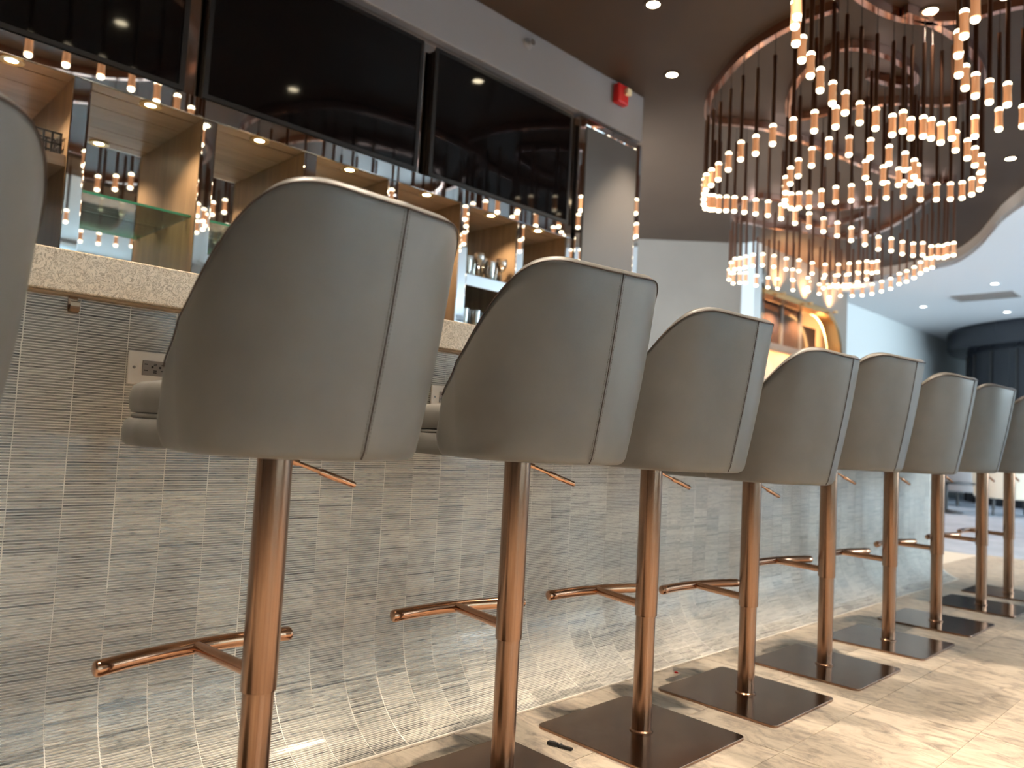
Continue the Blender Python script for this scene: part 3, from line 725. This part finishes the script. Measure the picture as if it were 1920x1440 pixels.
lamp_body = MB().lathe([(0.0125, 0.021), (0.0205, 0.022), (0.0195, 0.050), (0.0185, 0.085), (0.0205, 0.112), (0.0125, 0.113)], n=12).mesh('crystal', 'lamp_crystal', True)
lamp_hi = MB().lathe([(0.013, 0.112), (0.020, 0.1135), (0.020, 0.125), (0.015, 0.132), (0.010, 0.134)], n=12).mesh('glow_top', 'lamp_glow', True)
lamp_lo = MB().lathe([(0.008, -0.002), (0.014, 0.0), (0.019, 0.007), (0.019, 0.018), (0.013, 0.021)], n=12).mesh('glow_bottom', 'lamp_glow', True)
tube_me = MB().lathe([(0.0115, 0.0), (0.0115, 0.430)], n=10).mesh('pendant_tube', 'tube', True)
cable_me = MB().lathe([(0.003, 0.430), (0.003, 0.635)], n=6).mesh('cable', 'cable', True)
def link(me, name, parent, loc=(0, 0, 0)):
    o = bpy.data.objects.new(name, me); C.objects.link(o); o.parent = parent; o.location = loc; return o
def smooth_pts(P, it=2, closed=False):
    for _ in range(it):
        Q = list(P); n = len(P)
        for i in range(n):
            if closed: Q[i] = (P[i - 1] + 2 * P[i] + P[(i + 1) % n]) / 4
            elif 0 < i < n - 1: Q[i] = (P[i - 1] + 2 * P[i] + P[i + 1]) / 4
        P = Q
    return P
def chandelier(keys, closed, label):
    P0 = curves[keys[0]][0]; root = tag(empty('chandelier', (P0.x, P0.y, Z_CEIL - 0.06)), label, 'chandelier', 'looping pendant chandeliers')
    for key, cl in zip(keys, closed):
        pts = curves[key]
        c = smooth_pts(smooth_curve([tuple(p) for p in smooth_pts(list(pts), 1, cl)], 4, cl) and [Vector(q) for q in smooth_curve([tuple(p) for p in smooth_pts(list(pts), 1, cl)], 4, cl)], 4, cl)
        n = len(c); band = MB(); rings = []
        for i in range(n):
            t = (c[(i + 1) % n] - c[i - 1]) if cl or 0 < i < n - 1 else ((c[1] - c[0]) if i == 0 else (c[-1] - c[-2]))
            if t.length < 1e-6: t = Vector((1, 0))
            t.normalize(); nn = Vector((-t.y, t.x)) * 0.022; q = c[i] - P0
            rings.append([(q.x + nn.x, q.y + nn.y, 0.0), (q.x - nn.x, q.y - nn.y, 0.0), (q.x - nn.x, q.y - nn.y, 0.058), (q.x + nn.x, q.y + nn.y, 0.058)])
        if cl: rings.append(rings[0])
        band.loft(rings, caps=not cl); band.obj('canopy_band', 'copper_ring', root, smooth=True)
        for p in pts:
            t = link(tube_me, 'pendant_tube', root, (p.x - P0.x, p.y - P0.y, ZL + 0.067 - Z_CEIL + 0.06))
            link(cable_me, 'cable', t)
            for me, nm in ((lamp_body, 'crystal'), (lamp_hi, 'glow_top'), (lamp_lo, 'glow_bottom')): link(me, nm, t, (0, 0, -0.134))
    return root
chandelier(('a_out', 'a_in', 'b_in', 'b_out'), (True, True, False, False), 'large looping pendant chandelier reaching out of the top right corner')
chandelier(('d_1', 'd_2', 'd_3'), (True, True, True), 'looping pendant chandelier above the near stools, seen mirrored in the back bar')
chandelier(('c_out', 'c_in'), (False, False), 'farther, smaller looping pendant chandelier in front of the lit alcove')

# ---------------------------------------------------------------- far alcove, walls and lounge
XA = -4.70
AY0, AY1, AZ = 8.95, 11.33, 2.83
wa = struct(empty('wall_alcove', (XA, 10.2, 0)), 'wall with a lit alcove beyond the bar')
def apart(name, a, b, m, parent=wa, bevel=0):
    o = Vector((-XA, -10.2, 0)); return box(tuple(Vector(a) + o), tuple(Vector(b) + o)).obj(name, m, parent, bevel=bevel)
# wall skin with an opening whose far upper corner is rounded
RA = 0.62
arc = [(AY1 - RA + RA * math.sin(a), AZ - RA + RA * math.cos(a)) for a in [PI / 2 * i / 12 for i in range(13)]]
top = [(AY0, AZ)] + arc
mb = MB()
for (ya, za), (yb, zb) in zip(top, top[1:]):
    mb.add([(0, ya - 10.2, za), (0, yb - 10.2, zb), (0, yb - 10.2, Z_CEIL), (0, ya - 10.2, Z_CEIL), (-.1, ya - 10.2, za), (-.1, yb - 10.2, zb)], [(0, 1, 2, 3), (0, 4, 5, 1)])
mb.add([(0, AY1 - 10.2, 0), (0, 11.55 - 10.2, 0), (0, 11.55 - 10.2, Z_CEIL), (0, AY1 - 10.2, Z_CEIL), (-.1, AY1 - 10.2, 0), (-.1, AY1 - 10.2, AZ - RA)], [(0, 1, 2, 3), (0, 4, 5, 0) if False else (0, 4, 5)])
mb.obj('wall_skin', 'wall_plaster', wa)
apart('alcove_back', (XA - 0.65, 8.9, 0), (XA - 0.6, 11.55, Z_CEIL), 'stone_wall')
apart('alcove_end', (XA - 0.6, AY1 + 0.02, 0), (XA - 0.02, AY1 + 0.06, Z_CEIL), 'wall_plaster')
apart('alcove_end', (XA - 0.6, 8.90, 0), (XA - 0.185, 8.94, Z_CEIL), 'wall_plaster')
apart('alcove_soffit', (XA - 0.6, 8.94, AZ + 0.03), (XA - 0.02, AY1, AZ + 0.06), 'wall_plaster')
# gold arch trim along the opening
tp = [(AY0, AZ - 0.02)] + [(y, z - 0.02) for y, z in arc] + [(AY1 - 0.02, 0.0)]
tr = MB(); rg = []
for i, (y, z) in enumerate(tp):
    a = tp[max(0, i - 1)]; b = tp[min(len(tp) - 1, i + 1)]; t = Vector((b[0] - a[0], b[1] - a[1])).normalized(); nn = Vector((-t.y, t.x)) * 0.07
    rg.append([(0.03, y - 10.2, z), (-0.16, y - 10.2, z), (-0.16, y - nn.x - 10.2, z - nn.y), (0.03, y - nn.x - 10.2, z - nn.y)])
tr.loft(rg); tr.obj('arch_trim', 'gold', wa, smooth=True)
MB().tube([(-0.165, y - 10.2 - 0.03, z - 0.06) for y, z in tp[1:-1]] + [(-0.165, tp[-1][0] - 10.23, 0.6)], 0.012, 8).obj('led_line', 'led', wa, smooth=True)
for y in (9.3, 10.1, 10.9):
    la = bpy.data.lights.new('uplight', 'SPOT'); la.energy = 60; la.color = (1, .55, .25); la.spot_size = math.radians(120); la.spot_blend = 0.8; la.shadow_soft_size = 0.04
    lo = bpy.data.objects.new('uplight', la); C.objects.link(lo); lo.parent = wa; lo.location = (0.09, y - 10.2, AZ - 0.02); lo.rotation_euler = (PI, 0, 0)
    MB().lathe([(0.001, -0.03), (0.035, -0.03), (0.035, -0.005), (0.03, -0.004), (0.001, -0.004)], c=(0.09, y - 10.2, AZ - 0.03), n=16).obj('uplight_housing', 'gold', wa)
# dark glazed panels with mullions above a ledge
pw = (AY1 - 0.1 - AY0) / 4
for k in range(4):
    apart('glazed_panel', (XA - 0.34, AY0 + k * pw + 0.03, 2.22), (XA - 0.32, AY0 + (k + 1) * pw - 0.03, 2.80 if k < 3 else 2.60), 'dark_panel')
    apart('mullion', (XA - 0.345, AY0 + (k + 1) * pw - 0.03, 2.22), (XA - 0.30, AY0 + (k + 1) * pw + 0.03, 2.80 if k < 3 else 2.3), 'satin_panel')
apart('ledge', (XA - 0.40, AY0, 2.14), (XA - 0.26, AY1 - 0.08, 2.22), 'satin_panel')
apart('led_strip', (XA - 0.06, AY0 + 0.02, AZ + 0.031), (XA - 0.03, AY1 - RA, AZ + 0.045), 'led')
for k, y in enumerate((9.05, 9.75, 10.5)):
    downlight(XA - 0.12, y, AZ - 0.075, '%s warm spot under the top of the gold alcove arch' % ('left', 'middle', 'right')[k], group='alcove spots', r=0.06, power=190, cone=140, col=(1, .6, .3))
for y in (9.2, 10.0, 10.8):
    la = bpy.data.lights.new('alcove_glow', 'POINT'); la.energy = 45; la.color = (1, .5, .2); la.shadow_soft_size = 0.05
    lo = bpy.data.objects.new('alcove_glow', la); C.objects.link(lo); lo.location = (XA - 0.45, y, 2.45)

struct(box((-5.12, 11.50, 0), (-5.0, 20.4, Z_WHITE)).obj('wall_lounge', 'wall_white'), 'pale wall of the lounge beyond the alcove')
struct(box((-6.8, 20.4, 0), (XR + .2, 20.5, Z_WHITE)).obj('wall_end', 'wall_white'), 'end wall of the lounge')
# dark round room
dr = tag(empty('round_room', (-2.62, 17.0, 0)), 'dark navy round room with a wider top rim in the lounge', 'room')
MB().lathe([(1.86, 0), (1.86, 2.76)], n=64).obj('drum_wall', 'navy', dr, smooth=True)
MB().lathe([(1.9, 2.75), (2.16, 2.79), (2.2, 2.85), (2.2, Z_WHITE - 0.005), (1.9, Z_WHITE - 0.005)], n=64).obj('top_rim', 'navy', dr, smooth=True)
for i in range(9):
    a = math.radians(200 + i * 16); x, y = 1.865 * math.cos(a), 1.865 * math.sin(a)
    MB().tube([(x, y, 0), (x, y, 2.72)], 0.02, 8).obj('mullion', 'black_plastic', dr)

# lounge chairs
def armchair(x, y, rz, m, sc, label):
    r = tag(empty('armchair', (x, y, 0), rz), label, 'armchair', 'lounge armchairs')
    b_ = 0.05 * sc
    box((-.34 * sc, -.32 * sc, .30), (.34 * sc, .34 * sc, .46)).obj('seat', m, r, bevel=b_)
    bk_ = MB(); rr = []
    for i in range(15):
        a = math.radians(-20 + 220 * i / 14); ca, sa = math.cos(a), math.sin(a); hh = 0.62 + 0.22 * max(0, math.sin(a))
        rr.append([(.36 * sc * ca, .36 * sc * sa, .24), (.45 * sc * ca, .45 * sc * sa, .24), (.48 * sc * ca, .48 * sc * sa, hh), (.39 * sc * ca, .39 * sc * sa, hh)])
    bk_.loft(rr); bk_.obj('backrest', m, r, smooth=True, bevel=0.02)
    for sx in (-1, 1):
        for sy in (-1, 1):
            MB().tube([(sx * .26 * sc, sy * .24 * sc, 0), (sx * .24 * sc, sy * .22 * sc, .30)], [0.016, 0.024], 8).obj('leg', 'black_plastic', r)
for px, py, m_, rz, lab in ((1795, 948, 'greyfab', 2.6, 'grey lounge armchair left of the farthest stool columns'), (1892, 966, 'cream', 3.6, 'cream lounge armchair behind the farthest stool column')):
    p = at_z(px, py, 0); armchair(p.x, p.y, rz, m_, 1.0, lab)
lt = tag(empty('lounge_table', (-3.55, 12.35, 0)), 'dark low round lounge table beside the armchairs', 'table')
MB().lathe([(0.0, 0.42), (0.36, 0.42), (0.37, 0.43), (0.37, 0.45), (0.0, 0.45)], n=32).obj('table_top', 'black_plastic', lt)
MB().lathe([(0.22, 0.0), (0.22, 0.02), (0.03, 0.05), (0.03, 0.42)], n=24).obj('pedestal', 'black_plastic', lt)

# ---------------------------------------------------------------- litter on the floor
cl = tag(empty('plastic_clip', (-1.309, 1.517, 0.0), 0.22), 'small black plastic clip lying on the floor', 'clip')
box((-.036, -.007, 0.0005), (-.008, .007, .009)).obj('head', 'black_plastic', cl, bevel=0.002)
box((-.010, -.005, 0.0005), (.034, .006, .0075)).obj('arm', 'black_plastic', cl, bevel=0.002)
box((-.004, -.0065, 0.0005), (.002, .0075, .0085)).obj('pivot', 'black_plastic', cl, bevel=0.001)
cr = MB().lathe([(0.001, 0.0003), (0.006, 0.001), (0.0055, 0.004), (0.001, 0.006)], c=(0, 0, 0), n=7).obj('scrap', 'red'); cr.location = (-1.49, 2.312, 0); cr.rotation_euler = (0, 0, .5)
cr.scale = (1.2, 0.8, 1); tag(cr, 'tiny red scrap on the floor beside a base plate', 'scrap')
cw = box((-.011, -.003, 0.0003), (.011, .003, .005)).obj('scrap', 'white_plastic', bevel=0.001); cw.location = (-1.535, 2.10, 0); cw.rotation_euler = (0, 0, .2)
tag(cw, 'tiny white scrap at the foot of the mosaic', 'scrap')
